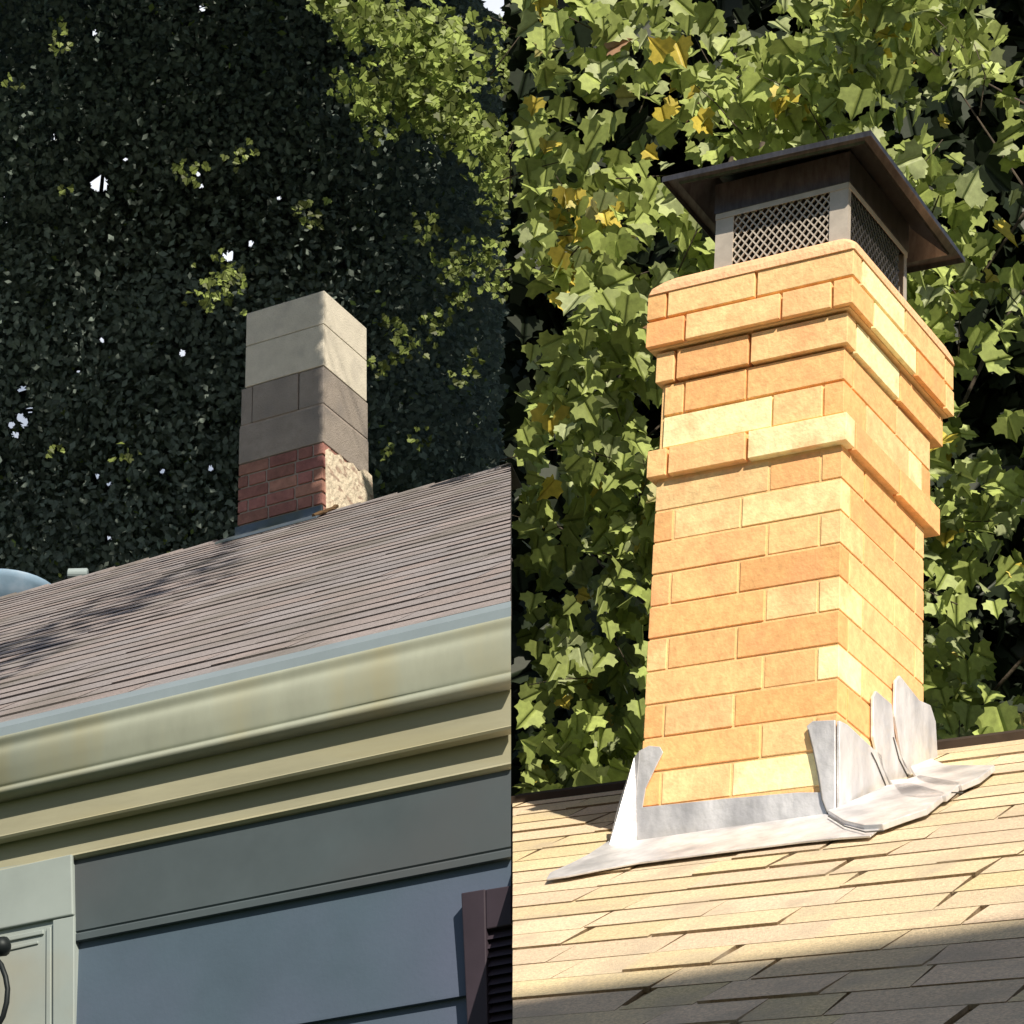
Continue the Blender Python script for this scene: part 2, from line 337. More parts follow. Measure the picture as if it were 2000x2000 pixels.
# ------------------------------------------------------------------ left chimney (stands on the ridge)
WL_, WR_ = 0.4493, 0.4203
H0, H1, H2, H3, H4 = 1.2459, 0.8237, 0.6104, 0.3987, 0.0641
ch = MB()
ch.box(FL, 0.012, WL_ + 0.02, 0.012, WR_ + 0.01, -0.30, H3 + 0.02)      # mortar core
chim = ch.build('chimney', 'mortar_l', lh)
bk_ = MB(); n = 5; hh = (H3 - (-0.02)) / 6
def bricks(mb, fr, A0, A1, B0, B1, U0, nrow, h, gap, L, colfn, pr=0.0, depth=0.05, ph=0):
    for r in range(nrow):
        z0_, z1_ = U0 + r * h + gap, U0 + (r + 1) * h
        odd = (r + ph) % 2
        hd = depth
        for side in range(4):
            if side == 0: lo, hi = (A0 if not odd else A0 + hd + gap), (A1 if odd else A1 - hd - gap)
            elif side == 2: lo, hi = (A0 if odd else A0 + hd + gap), (A1 if not odd else A1 - hd - gap)
            elif side == 1: lo, hi = (B0 if odd else B0 + hd + gap), (B1 if not odd else B1 - hd - gap)
            else: lo, hi = (B0 if not odd else B0 + hd + gap), (B1 if odd else B1 - hd - gap)
            x = lo
            while x < hi - 0.01:
                l = L * (0.5 if odd else 1.0) if x == lo else L
                if hi - (x + l) < 0.05: l = hi - x
                e = min(x + l, hi); j = random.uniform(-0.0012, 0.0012)
                if side == 0: bb = (x, e, B0 + j, B0 + depth)
                elif side == 2: bb = (x, e, B1 - depth, B1 + j)
                elif side == 1: bb = (A0 + j, A0 + depth, x, e)
                else: bb = (A1 - depth, A1 + j, x, e)
                cc = fr.w(((bb[0] + bb[1]) / 2 if side in (0, 2) else A0, (bb[2] + bb[3]) / 2 if side in (1, 3) else B0, (z0_ + z1_) / 2))
                mb.box(fr, *bb, z0_, z1_, colfn(pix(cc), side)); x = e + gap
def redcol(p, side):
    k = random.uniform(0.75, 1.25); return (0.30 * k, 0.145 * k * random.uniform(0.9, 1.1), 0.125 * k)
bricks(bk_, FL, 0.004, WL_ + 0.028, 0.004, WR_ + 0.018, -0.27, 10, (H3 + 0.27) / 10, 0.011, 0.15, redcol)
bk_.build('brick_base', 'brick_l', chim, 0.002)
d = MB(); hm = (H1 + H2) / 2
d.box(FL, 0.002, WL_ + 0.030, 0.004, WR_ + 0.02, H3 + 0.006, H2 - 0.006); d.build('lower_concrete_block', 'dblock', chim, 0.004)
d = MB(); d.box(FL, 0.006, WL_ + 0.026, 0.008, WR_ + 0.016, H2 - 0.006, H2 + 0.006); d.build('mortar_joint', 'mortar_l', chim)
d = MB(); d.box(FL, 0.002, 0.14, 0.004, WR_ + 0.014, H2 + 0.006, H1 - 0.004); d.box(FL, 0.146, WL_ - 0.045, 0.001, WR_ + 0.014, H2 + 0.006, H1 - 0.004)
d.box(FL, WL_ - 0.040, WL_ + 0.022, 0.004, WR_ + 0.014, H2 + 0.006, H1 - 0.004); d.build('upper_concrete_blocks', 'dblock', chim, 0.004)
d = MB(); hc = (H0 + H1) / 2 + 0.02
d.box(FL, 0, WL_, 0, WR_, H1, hc - 0.003); d.box(FL, 0.003, WL_ - 0.003, 0.003, WR_ - 0.003, hc - 0.004, hc + 0.002)
d.box(FL, 0, WL_, 0, WR_, hc + 0.003, H0); d.build('cap_blocks', 'block', chim, 0.004)
# pale smeared mortar on the right face
def plate(fr, ax, val, pts, th, name, m, parent, mb=None):
    i = 'abu'.index(ax); own = mb is None
    if own: mb = MB()
    P = [hp(fr, ax, val, x, y) for x, y in pts]; dlt = np.zeros(3); dlt[i] = th
    mb.prism([fr.w(p) for p in P], [fr.w(p + dlt) for p in P])
    if own: return mb.build(name, m, parent)
sm = MB()
for pts in ([(635, 880), (641, 876), (652, 889), (664, 888), (672, 903), (688, 905), (699, 921), (712, 917), (725, 930), (729, 985), (700, 992), (665, 1003), (637, 1012)],):
    plate(FL, 'a', 0.0035, pts, -0.0045, '', '', None, sm)
sm.build('mortar_smear', 'smear', chim)
# flashing at the foot of the front face and along the side
fl = MB()
fl.box(FL, -0.002, WL_ + 0.034, -0.010, 0.003, -0.045, H4 - 0.005)
P = [(-0.004, -0.012), (WL_ + 0.06, -0.012), (WL_ + 0.08, -0.11), (-0.03, -0.10)]
fl.prism([FL.w((x, y, y * TL + 0.010)) for x, y in P], [FL.w((x, y, y * TL + 0.022)) for x, y in P])
fl.build('flashing', 'flash_l', chim, 0.003)
ru = MB(); pts = []
for k in range(12):
    b = -0.10 + 0.22 * k / 11; pts.append(FL.w((-0.012 + random.uniform(-.006, .006), b, b * TL + 0.024 + random.uniform(-.003, .004))))
ru.tube(pts, 0.010, 6); ru.build('sealant_bead', 'rust', chim)

# ------------------------------------------------------------------ satellite dish beyond the ridge
ds = thing('satellite_dish', 'blue grey satellite dish showing above the left end of the roof ridge', 'satellite dish', CAM + ray(30, 1215) * 14.0)
C0 = CAM + ray(2, 1172) * 13.6
ax1 = (ray(100, 0) - ray(0, 0)); ax1 /= np.linalg.norm(ax1)
upv = M @ np.array([0.08, 0.80, 0.60]); upv -= (upv @ ax1) * ax1; upv /= np.linalg.norm(upv); nn = np.cross(ax1, upv)
if nn @ (CAM - C0) < 0: nn = -nn
dm = MB(); R = 0.325; rings = []
for side, off in ((0, 0.0), (1, -0.006)):
    for k in (range(0, 9) if side == 0 else range(8, -1, -1)):
        r = max(R * k / 8, 0.002)
        rings.append([C0 + ax1 * r * math.cos(t) + upv * r * 0.66 * math.sin(t) + nn * (off - 0.09 * (1 - (r / R) ** 2)) * -1 for t in [2 * math.pi * q / 36 for q in range(36)]])
dm.loft(rings, cap=False); dm.build('reflector', 'dish', ds, smooth=True)
am = MB(); E1 = CAM + ray(152, 1121) * 13.1
am.tube([C0 - upv * 0.18 + nn * 0.06, CAM + ray(120, 1152) * 13.15, E1 + np.array([-0.05, 0, -0.015])], 0.010, 8); am.build('feed_arm', 'iron', ds)
rc = MB(); x_ = ax1; z_ = np.array([0, 0, 1.0]); y_ = np.cross(z_, x_)
rg = []
for k, rr_ in ((-0.052, 0.02), (-0.048, 0.028), (0.046, 0.03), (0.052, 0.024)):
    rg.append([E1 + x_ * k + (y_ * math.cos(t) + z_ * math.sin(t)) * rr_ for t in [2 * math.pi * q / 16 for q in range(16)]])
rc.loft(rg); rc.build('receiver', 'dishcap', ds, smooth=False)
ms = MB(); Pm = C0 - nn * 0.03
ms.tube([Pm, Pm + np.array([0, 0.12, -0.25]), FL.w((FL.loc(Pm)[0], 1.5, (2 * BRIDGE - 1.5) * TL - 0.02))], 0.02, 10); ms.build('mast', 'dishcap', ds)

# ------------------------------------------------------------------ wall lantern at the lower left
lb = pb - 0.10
ln = thing('wall_lantern', 'black iron wall lantern with curled arm on the white pilaster', 'lantern', FL.w(hp(FL, 'b', pb, -20, 1950)))
k = MB(); P = [FL.w(hp(FL, 'b', lb, x, y)) for x, y in ((-60, 1838), (-40, 1852), (-10, 1850), (10, 1848), (18, 1848))]
k.tube(P, [0.012, 0.02, 0.024, 0.024, 0.008], 12); k.build('cap_knob', 'iron', ln, smooth=True)
k = MB(); P = [FL.w(hp(FL, 'b', lb, x, y)) for x, y in ((-45, 1850), (-12, 1868), (2, 1884), (11, 1908), (15, 1932), (13, 1958), (6, 1985), (-8, 2010), (-40, 2030))]
k.tube(P, 0.0068, 10); k.build('scroll_arm', 'iron', ln, smooth=True)
k = MB(); P = [FL.w(hp(FL, 'b', pb, -45, 1845)), FL.w(hp(FL, 'b', lb, -45, 1845))]; k.tube(P, 0.01, 8); k.build('wall_bracket', 'iron', ln)
k = MB(); P = [FL.w(hp(FL, 'b', lb, -45, 1900)), FL.w(hp(FL, 'b', lb, -45, 1910)), FL.w(hp(FL, 'b', lb, -45, 2080)), FL.w(hp(FL, 'b', lb, -45, 2120))]
k.tube(P, [0.02, 0.055, 0.04, 0.01], 6); k.build('lantern_body', 'iron', ln)

# ================================================================== RIGHT HOUSE
PR = math.radians(31.0); TR = math.tan(PR)
rh = thing('house', 'house with sunlit sand coloured shingle roof and orange brick chimney', 'house', FR.w((0, 0, 0)) * np.array([1, 1, 0]))
SEAM_R, FARR = 1002, 2900
def roofhit(fr, tan, px, py, off=0.0):
    n = np.linalg.inv(fr.B).T @ np.array([0, -tan, 1.0])
    return fr.loc(hit(fr.w((0, 0, off)), n, px, py))
RB = roofhit(FR, TR, 1005, 1572)[1]; RB2 = roofhit(FR, TR, 1960, 1436)[1]
print('ridge b', RB, RB2)
RBM = (RB + RB2) / 2
BLO = -2.6
def rcol(i, t):
    k_ = random.uniform(0.90, 1.07); w = random.uniform(-0.03, 0.03)
    return (0.74 * k_, 0.60 * k_ + w * 0.4, 0.40 * k_ - w)
class Flip(Frame): pass
rf = MB()
def extr2(fr, prof, px0, px1):
    r0 = [fr.w((a_at(fr, b, u, px0), b, u)) for b, u in prof]
    a1 = min(a_at(fr, b, u, px1) for b, u in prof); r1 = [fr.w((a1, b, u)) for b, u in prof]
    return r0, r1
# here a grows to the left, so the seam side is the large-a end
prof = [(BLO, BLO * TR - 0.01), (RBM, RBM * TR - 0.006), (RBM + 3.0, RBM * TR - 3.0 * TR), (RBM + 3.0, RBM * TR - 3.0 * TR - 0.15), (RBM, RBM * TR - 0.2), (BLO, BLO * TR - 0.15)]
r0, r1 = extr2(FR, prof, SEAM_R, FARR); rf.loft([r0, r1], (0.5, 0.4, 0.25))
def shingles_r(mb, n):
    cs = 1 / math.hypot(1, TR); nb, nu = -TR * cs, cs; db = (RBM - BLO) / n
    for i in range(n):
        b0 = BLO + i * db; b1 = min(b0 + db * 1.25, RBM)
        a = a_at(FR, b0, b0 * TR, FARR); aend = a_at(FR, b0, b0 * TR, SEAM_R)
        cur = a - random.random() * 0.3
        while cur < aend:
            nxt = cur + random.uniform(0.14, 0.34); last = nxt >= aend
            t = random.choice((0.0035, 0.005, 0.0075)) * random.uniform(0.9, 1.1); sk = random.uniform(-0.014, 0.014)
            q = []; gp_ = random.choice((0.002, 0.003, 0.009))
            for (aa, bb, tt, end) in ((cur, b0, t, 0), (nxt - gp_, b0, t, 1), (nxt - gp_ + sk, b1, 0.0015, 1), (cur + sk, b1, 0.0015, 0)):
                if last and end: aa = a_at(FR, bb, bb * TR, SEAM_R)
                q.append((aa, bb, bb * TR, tt))
            top = [FR.w((x, b + nb * t2, u + nu * t2)) for x, b, u, t2 in q]
            bot = [FR.w((x, b - nb * 0.005, u - nu * 0.005)) for x, b, u, t2 in q]
            mb.prism(bot, top, rcol(i, t), (0.22, 0.155, 0.09)); cur = nxt
shingles_r(rf, 30)
rroof = rf.build('roof', 'shingle_r', rh)
rc_ = MB(); a = a_at(FR, RBM, RBM * TR, FARR); ae = a_at(FR, RBM, RBM * TR, SEAM_R) - 0.02
P0r = [(a, 0), (ae, 0)]
for sg in (-1, 1):
    P = [(a, RBM, RBM * TR + 0.020), (ae, RBM, RBM * TR + 0.020), (ae, RBM + sg * 0.05, RBM * TR - 0.05 * TR + 0.024), (a, RBM + sg * 0.05, RBM * TR - 0.05 * TR + 0.024)]
    rc_.prism([FR.w(np.array(p) - (0, 0, 0.022)) for p in P], [FR.w(p) for p in P])
rc_.build('ridge_vent', 'ridge_r', rroof)
zz = -FR.w((0, 0, 0))[2]
wp = [(BLO + 0.3, BLO * TR - 0.05), (BLO + 0.3, zz), (RBM + 2.7, zz), (RBM + 2.7, RBM * TR - 2.7 * TR - 0.16), (RBM, RBM * TR - 0.22)]
mb = MB(); r0, r1 = extr2(FR, wp, SEAM_R, FARR); mb.loft([r0, r1]); mb.build('walls', 'rwall', rh)

# ------------------------------------------------------------------ right chimney
WA, WB_ = 0.492, 0.4946; ET = 0.9184
CH = 0.0838
pale = [(1500, 1085), (1600, 610), (1470, 558), (1455, 825), (1572, 852), (1720, 560), (1722, 700), (1795, 905), (1310, 1135), (1730, 1065), (1690, 1195), (1670, 1330), (1588, 1262), (1540, 1510), (1740, 650)]
def ocol(p, side):
    if side in (0, 1):
        for q in pale:
            if math.hypot((p[0] - q[0]) * (0.55 if side == 0 else 1.0), (p[1] - q[1]) * 1.2) < 31: return (0.98, 0.86, 0.50)
    if random.random() < 0.08: return (0.96, 0.76, 0.40)
    k_ = random.uniform(0.88, 1.08); w = random.uniform(0, 1)
    return (0.90 * k_, (0.48 + 0.16 * w) * k_, (0.20 + 0.13 * w) * k_)
core = MB(); core.box(FR, 0.0028, WA - 0.0028, 0.0028, WB_ - 0.0028, -0.3, ET + 3.2 * CH)
pA = 0.030
UA0 = ET + (875 - 597 - 11) / 63 * CH; UA1 = UA0 + 1.86 * CH
core.box(FR, -pA + 0.005, WA + pA - 0.005, -pA + 0.005, WB_ + 0.10, UA0 + 0.004, UA1)
rch = core.build('chimney', 'mortar_r', rh)
br = MB(); G = 0.0065
nE = 12; bricks(br, FR, 0, WA, 0, WB_, ET - nE * CH, nE, CH, G, 0.255, ocol)
br.build('brick_shaft', 'brick_r', rch, 0.0015)
br = MB(); bricks(br, FR, -0.018, WA + 0.018, -0.018, WB_ + 0.060, ET - 0.001, 1, CH * 0.97, 0.009, 0.255, ocol); br.build('lower_brick_band', 'brick_r', rch, 0.0015)
UC1 = UA0 - 1.10 * CH
br = MB(); hC = (UC1 - ET - CH) / 2; bricks(br, FR, -0.004, WA - 0.014, -0.004, WB_ + 0.030, ET + CH, 2, hC, G, 0.255, ocol, ph=1); br.build('upper_brick_shaft', 'brick_r', rch, 0.0015)
br = MB(); bricks(br, FR, -0.016, WA + 0.010, -0.016, WB_ + 0.085, UC1 - 0.002, 1, UA0 - UC1 - 0.002, 0.009, 0.255, ocol); br.build('middle_brick_band', 'brick_r', rch, 0.0015)
br = MB(); bricks(br, FR, -pA - 0.008, WA + pA, -pA - 0.008, WB_ + 0.105, UA0, 2, (UA1 - UA0) / 2, 0.008, 0.255, ocol, ph=1); br.build('top_brick_band', 'brick_r', rch, 0.0015)
# mortar crown
cw = MB(); e = pA
def rring(a0, a1, b0, b1, u, r=0.03):
    pts = []
    for (ca, cb2, s0) in ((a0 + r, b0 + r, 180), (a1 - r, b0 + r, 270), (a1 - r, b1 - r, 0), (a0 + r, b1 - r, 90)):
        for k in range(6):
            t = math.radians(s0 + 90 * k / 5); pts.append(FR.w((ca + r * math.cos(t), cb2 + r * math.sin(t), u)))
    return pts
x0, x1, y0, y1 = -pA - 0.012, WA + pA, -pA - 0.012, WB_ + 0.106
cw.loft([rring(x0, x1, y0, y1, UA1, 0.006), rring(x0 + 0.002, x1 - 0.006, y0 + 0.002, y1 - 0.006, UA1 + 0.018, 0.010), rring(x0 + 0.008, x1 - 0.020, y0 + 0.008, y1 - 0.02, UA1 + 0.034, 0.03),
         rring(x0 + 0.018, x1 - 0.042, y0 + 0.018, y1 - 0.042, UA1 + 0.045, 0.03), rring(x0 + 0.05, x1 - 0.09, y0 + 0.05, y1 - 0.09, UA1 + 0.052, 0.03)])
cw.build('mortar_crown', 'wash', rch)
# spark arrestor: screen with corner posts and mesh
SB = UA1 + 0.046
sa0, sb0 = x0 + 0.032, y0 + 0.032
pL = hp(FR, 'b', sb0, 1396, 492); sa1 = pL[0]; ST = hp(FR, 'b', sb0, 1660, 358)[2]
sb1 = sb0 + (sa1 - sa0)
sc = MB()
pw = 0.050
for (A, Bq) in ((sa0, sb0), (sa1, sb0), (sa0, sb1), (sa1, sb1)):
    s1 = 1 if A == sa0 else -1; s2 = 1 if Bq == sb0 else -1
    sc.box(FR, min(A, A + s1 * pw), max(A, A + s1 * pw), min(Bq, Bq + s2 * 0.003), max(Bq, Bq + s2 * 0.003), SB, ST)
    sc.box(FR, min(A, A + s1 * 0.003), max(A, A + s1 * 0.003), min(Bq + s2 * .0035, Bq + s2 * 0.016), max(Bq + s2 * .0035, Bq + s2 * 0.016), SB, ST)
for bb in ((sa0, sa1, sb0 - 0.002, sb0 - 0.0004), (sa0, sa1, sb1 + 0.0004, sb1 + 0.002)): sc.box(FR, *bb, ST - 0.012, ST + 0.004)
for bb in ((sa0 - 0.002, sa0 - 0.0004, sb0, sb1), (sa1 + 0.0004, sa1 + 0.002, sb0, sb1)): sc.box(FR, *bb, ST - 0.012, ST + 0.004)
scr = sc.build('flue_screen', 'screen', rch)
dk = MB(); dk.box(FR, sa0 + 0.03, sa1 - 0.05, sb0 + 0.05, sb1 - 0.05, SB - 0.02, ST + 0.01); dk.build('flue_shade', 'dark', scr)  # near-black box: the shade inside the screen put into colour
def strand(mb, face, p0, p1):
    (x0_, z0_), (x1_, z1_) = p0, p1
    def W(x, z): return FR.w((x, sb0 + 0.006, z)) if face == 0 else FR.w((sa0 + 0.006, x, z))
    mb.tube([W(x0_, z0_), W(x1_, z1_)], 0.0026, 4)
for face, lo, hi in ((0, sa0 + 0.03, sa1 - 0.03), (1, sb0 + 0.03, sb1 - 0.03)):
    dx, dz = 0.0105, 0.0135; nr = int((ST - SB) / dz) + 1; ncol = int((hi - lo) / dx); me_ = MB()
    for r in range(nr):
        for c in range(ncol):
            z = SB + r * dz
            if z + dz > ST + 0.004: continue
            x = lo + c * dx
            if (c + r) % 2: strand(me_, face, (x, z), (x + dx, z + dz))
            else: strand(me_, face, (x, z + dz), (x + dx, z))
    me_.build('expanded_mesh', 'screen' if face == 0 else 'lid', scr)  # side mesh takes the dark lid metal to stand for its shaded face
# lid
N0 = hp(FR, 'b', sb0 - 0.10, 1701, 256)
Lc = hp(FR, 'b', sb0 - 0.10, 1295, 347); Rc = hp(FR, 'a', N0[0], 1883, 503)
Fc = Lc + Rc - N0
Z = np.array([0, 0, 1.0])
outer = [N0, Lc, Fc, Rc]; ctr = sum(outer) / 4
def inset(k, dz): return [p * (1 - k) + ctr * k + Z * dz for p in outer]
def R3(L): return [FR.w(p) for p in L]
ld = MB()
ld.loft([R3(inset(0, -0.014)), R3(inset(-0.006, -0.014)), R3(inset(-0.006, 0.0)), R3(inset(0.0, 0.003)), R3(inset(0.36, 0.052)), R3(inset(0.99, 0.056))], cap=False)
ld.loft([R3(inset(0, -0.014)), R3(inset(0.012, -0.001)), R3(inset(0.10, 0.0)), R3(inset(0.112, -0.006)), R3(inset(0.36, 0.044)), R3(inset(0.42, 0.046)), R3(inset(0.99, 0.048))], cap=False)
ld.build('lid', 'lid', rch)
lg = MB(); lg.box(FR, sa0 - 0.004, sa1 + 0.004, sb0 - 0.004, sb1 + 0.004, ST + 0.0045, ctr[2] + 0.03); lg.build('collar', 'lid', rch)
print('lid', N0, Lc, Rc, 'ST', ST, 'SB', SB, 'sa', sa0, sa1)

# flashing
fo = -0.004
ap = MB()
def fpoly(mb, pts, kind, th=0.003, jig=0):
    if kind == 'front': P = [hp(FR, 'b', fo, x, y) for x, y in pts]; d_ = np.array([0, -th, 0])
    elif kind == 'right': P = [hp(FR, 'a', fo, x, y) for x, y in pts]; d_ = np.array([-th, 0, 0])
    elif kind == 'roof': P = [roofhit(FR, TR, x, y, 0.014) for x, y in pts]; d_ = np.array([0, -TR * th, th])
    mb.prism([FR.w(p) for p in P], [FR.w(p + d_) for p in P])
# apron: upright on the front face, wing at the left, skirt on the shingles
fpoly(ap, [(1251, 1466), (1268, 1457), (1290, 1459), (1296, 1470), (1281, 1500), (1262, 1540), (1256, 1577), (1420, 1560), (1560, 1548), (1632, 1548), (1632, 1606), (1440, 1633), (1246, 1661), (1244, 1560)], 'front')
LBF = hp(FR, 'b', fo, 1246, 1661)
def wl(x, y): 
    p = hp(FR, 'b', fo, x, y); return p
W1, W2, W3 = hp(FR, 'b', fo, 1251, 1466), hp(FR, 'b', fo, 1244, 1560), hp(FR, 'b', fo, 1246, 1661)
S3 = roofhit(FR, TR, 1190, 1655, 0.012); S2 = hp(FR, 'b', fo + 0.03, 1210, 1570); S1 = hp(FR, 'b', fo + 0.01, 1240, 1480)
P = [W1, W2, W3, S3, S2, S1]
ap.prism([FR.w(p) for p in P], [FR.w(p + np.array([0, -0.004, 0])) for p in P])
fpoly(ap, [(1192, 1644), (1246, 1645), (1440, 1617), (1636, 1590), (1725, 1616), (1700, 1636), (1640, 1640), (1560, 1648), (1400, 1668), (1248, 1688), (1170, 1702), (1110, 1714), (1068, 1720), (1075, 1708), (1115, 1690), (1150, 1672)], 'roof', 0.004)
ap.build('apron_flashing', 'flash_r', rch, 0.002)
# three stepped side pieces, the first wrapping the corner
def side_piece(front, right, foot, name):
    mb = MB()
    if front: fpoly(mb, front, 'front', 0.008)
    fpoly(mb, right, 'right', 0.008)
    fpoly(mb, foot, 'roof', 0.012)
    return mb.build(name, 'flash_r', rch, 0.002)
side_piece([(1578, 1420), (1590, 1410), (1634, 1408), (1634, 1606), (1618, 1592), (1606, 1560), (1598, 1510), (1588, 1460)],
           [(1634, 1408), (1650, 1416), (1700, 1463), (1716, 1474), (1720, 1500), (1738, 1540), (1734, 1575), (1634, 1606)],
           [(1618, 1594), (1634, 1590), (1734, 1545), (1780, 1540), (1850, 1560), (1812, 1592), (1770, 1606), (1726, 1622), (1690, 1624), (1650, 1614)], 'step_flashing')
side_piece(None, [(1700, 1440), (1700, 1362), (1706, 1350), (1736, 1376), (1742, 1440), (1760, 1495), (1790, 1530), (1776, 1562), (1736, 1548), (1712, 1490)],
           [(1740, 1535), (1776, 1532), (1800, 1525), (1880, 1540), (1850, 1566), (1800, 1572), (1762, 1566)], 'step_flashing')
side_piece(None, [(1742, 1400), (1744, 1330), (1752, 1320), (1790, 1368), (1812, 1378), (1822, 1410), (1826, 1480), (1818, 1515), (1780, 1530), (1756, 1480)],
           [(1780, 1508), (1822, 1492), (1850, 1505), (1945, 1506), (1915, 1530), (1880, 1545), (1830, 1546), (1795, 1535)], 'step_flashing')
sb_ = MB()
def bead(pts, plane, r=0.0016):
    P = []
    for x, y in pts:
        P.append(FR.w(hp(FR, 'b', fo - 0.0095, x, y)) if plane == 'front' else FR.w(hp(FR, 'a', fo - 0.0095, x, y)) if plane == 'right' else FR.w(roofhit(FR, TR, x, y, 0.026)))
    sb_.tube(P, r, 5)
bead([(1579, 1425), (1588, 1462), (1599, 1515), (1606, 1562), (1618, 1594)], 'front'); bead([(1618, 1594), (1650, 1614), (1690, 1625), (1726, 1622)], 'roof')
bead([(1702, 1470), (1712, 1490), (1736, 1548)], 'right'); bead([(1736, 1548), (1762, 1568), (1800, 1575)], 'roof')
bead([(1745, 1440), (1756, 1482), (1780, 1530)], 'right'); bead([(1780, 1530), (1830, 1548), (1880, 1548)], 'roof')
sb_.build('sealant_bead', 'seal', rch)

# ================================================================== TREES
HALF = [(0, 0), (0.10, -0.05), (0.34, -0.10), (0.37, 0.05), (0.60, 0.14), (0.55, 0.29), (0.58, 0.47), (0.40, 0.46), (0.27, 0.53), (0.27, 0.68), (0.12, 0.76), (0, 0.96)]
def template(half, fold):
    vs = [(x, y - 0.35, x * fold - 0.22 * y * y) for x, y in half] + [(-x, y - 0.35, x * fold - 0.22 * y * y) for x, y in half[1:-1]]
    n = len(half); right = list(range(n)); left = [0] + list(range(n, 2 * n - 2)) + [n - 1]
    return np.array(vs), [right, left]
SIMPLE = [(0, 0), (0.32, 0.25), (0.30, 0.62), (0, 1.0)]
def rotmats(nrm, tip):
    nrm = nrm / np.linalg.norm(nrm, axis=1, keepdims=True)
    y = tip - (tip * nrm).sum(1, keepdims=True) * nrm; y /= np.linalg.norm(y, axis=1, keepdims=True) + 1e-9
    x = np.cross(y, nrm); return np.stack([x, y, nrm], 2)
def leaves(name, pos, nrm, tip, size, cols, half, m, parent, fold=0.25, flat=False):
    tv, tf = template(half, fold)
    if flat: tv = np.array([(-0.3, 0, 0), (0.05, -0.5, 0.04), (0.33, 0.02, 0), (0, 0.55, 0.03)]); tf = [[0, 1, 2, 3]]
    n = len(pos); R_ = rotmats(nrm, tip)
    V = np.einsum('nij,kj->nki', R_, tv) * size[:, None, None] + pos[:, None, :]
    org = np.array(parent['_org']); V = V.reshape(-1, 3) - org
    k_ = len(tv); lens = [len(f_) for f_ in tf]; per = sum(lens)
    base_ = (np.arange(n) * k_)[:, None]; loops = np.concatenate([base_ + np.array(f_)[None] for f_ in tf], 1).ravel()
    me = bpy.data.meshes.new(name)
    me.vertices.add(len(V)); me.vertices.foreach_set('co', V.ravel())
    me.loops.add(len(loops)); me.loops.foreach_set('vertex_index', loops)
    me.polygons.add(n * len(tf))
    ls = (np.arange(n) * per)[:, None] + np.array([0] + list(np.cumsum(lens)[:-1]))[None]
    me.polygons.foreach_set('loop_start', ls.ravel().astype(np.int32))
    me.update(calc_edges=True); me.validate()
    at = me.attributes.new('tint', 'FLOAT_COLOR', 'FACE')
    cc = np.repeat(np.concatenate([cols, np.ones((n, 1))], 1), len(tf), 0)
    at.data.foreach_set('color', cc.ravel())
    me.materials.append(MT[m])
    o = bpy.data.objects.new(name, me); COL.objects.link(o); o.parent = parent
    return o
def project(P):
    c = (P - CAM) @ M; return 1000 + F * c[:, 0] / -c[:, 2], 1000 - F * c[:, 1] / -c[:, 2], -c[:, 2]
def campt(px, py, d):            # arrays -> points at depth d
    px, py, d = np.broadcast_arrays(np.asarray(px, float), np.asarray(py, float), np.asarray(d, float))
    v = np.stack([(px - 1000) / F, -(py - 1000) / F, -np.ones_like(px)], 1) @ M.T; return CAM + v * d[:, None]
def trunk(t, top, r, n=8, lean=(0, 0)):
    base = np.array(t['_org']); top = np.array(top)
    mb = MB(); pts = [base + (top - base) * k / n + np.array([math.sin(k * 1.3) * 0.05, math.cos(k * 1.7) * 0.05, 0]) * (k > 0) for k in range(n + 1)]
    mb.tube(pts, [r * (1.25 if k == 0 else 1 - 0.8 * k / n) for k in range(n + 1)], 10)
    return mb, pts
def limb(mb, p, q, r):
    p, q = np.array(p), np.array(q); mid = (p + q) / 2 + rng.normal(0, 0.08, 3) * np.linalg.norm(q - p) * 0.5 - np.array([0, 0, 0.05])
    mb.tube([p, (p + mid) / 2 + rng.normal(0, .02, 3), mid, q], [r, r * 0.75, r * 0.5, r * 0.15], 6)

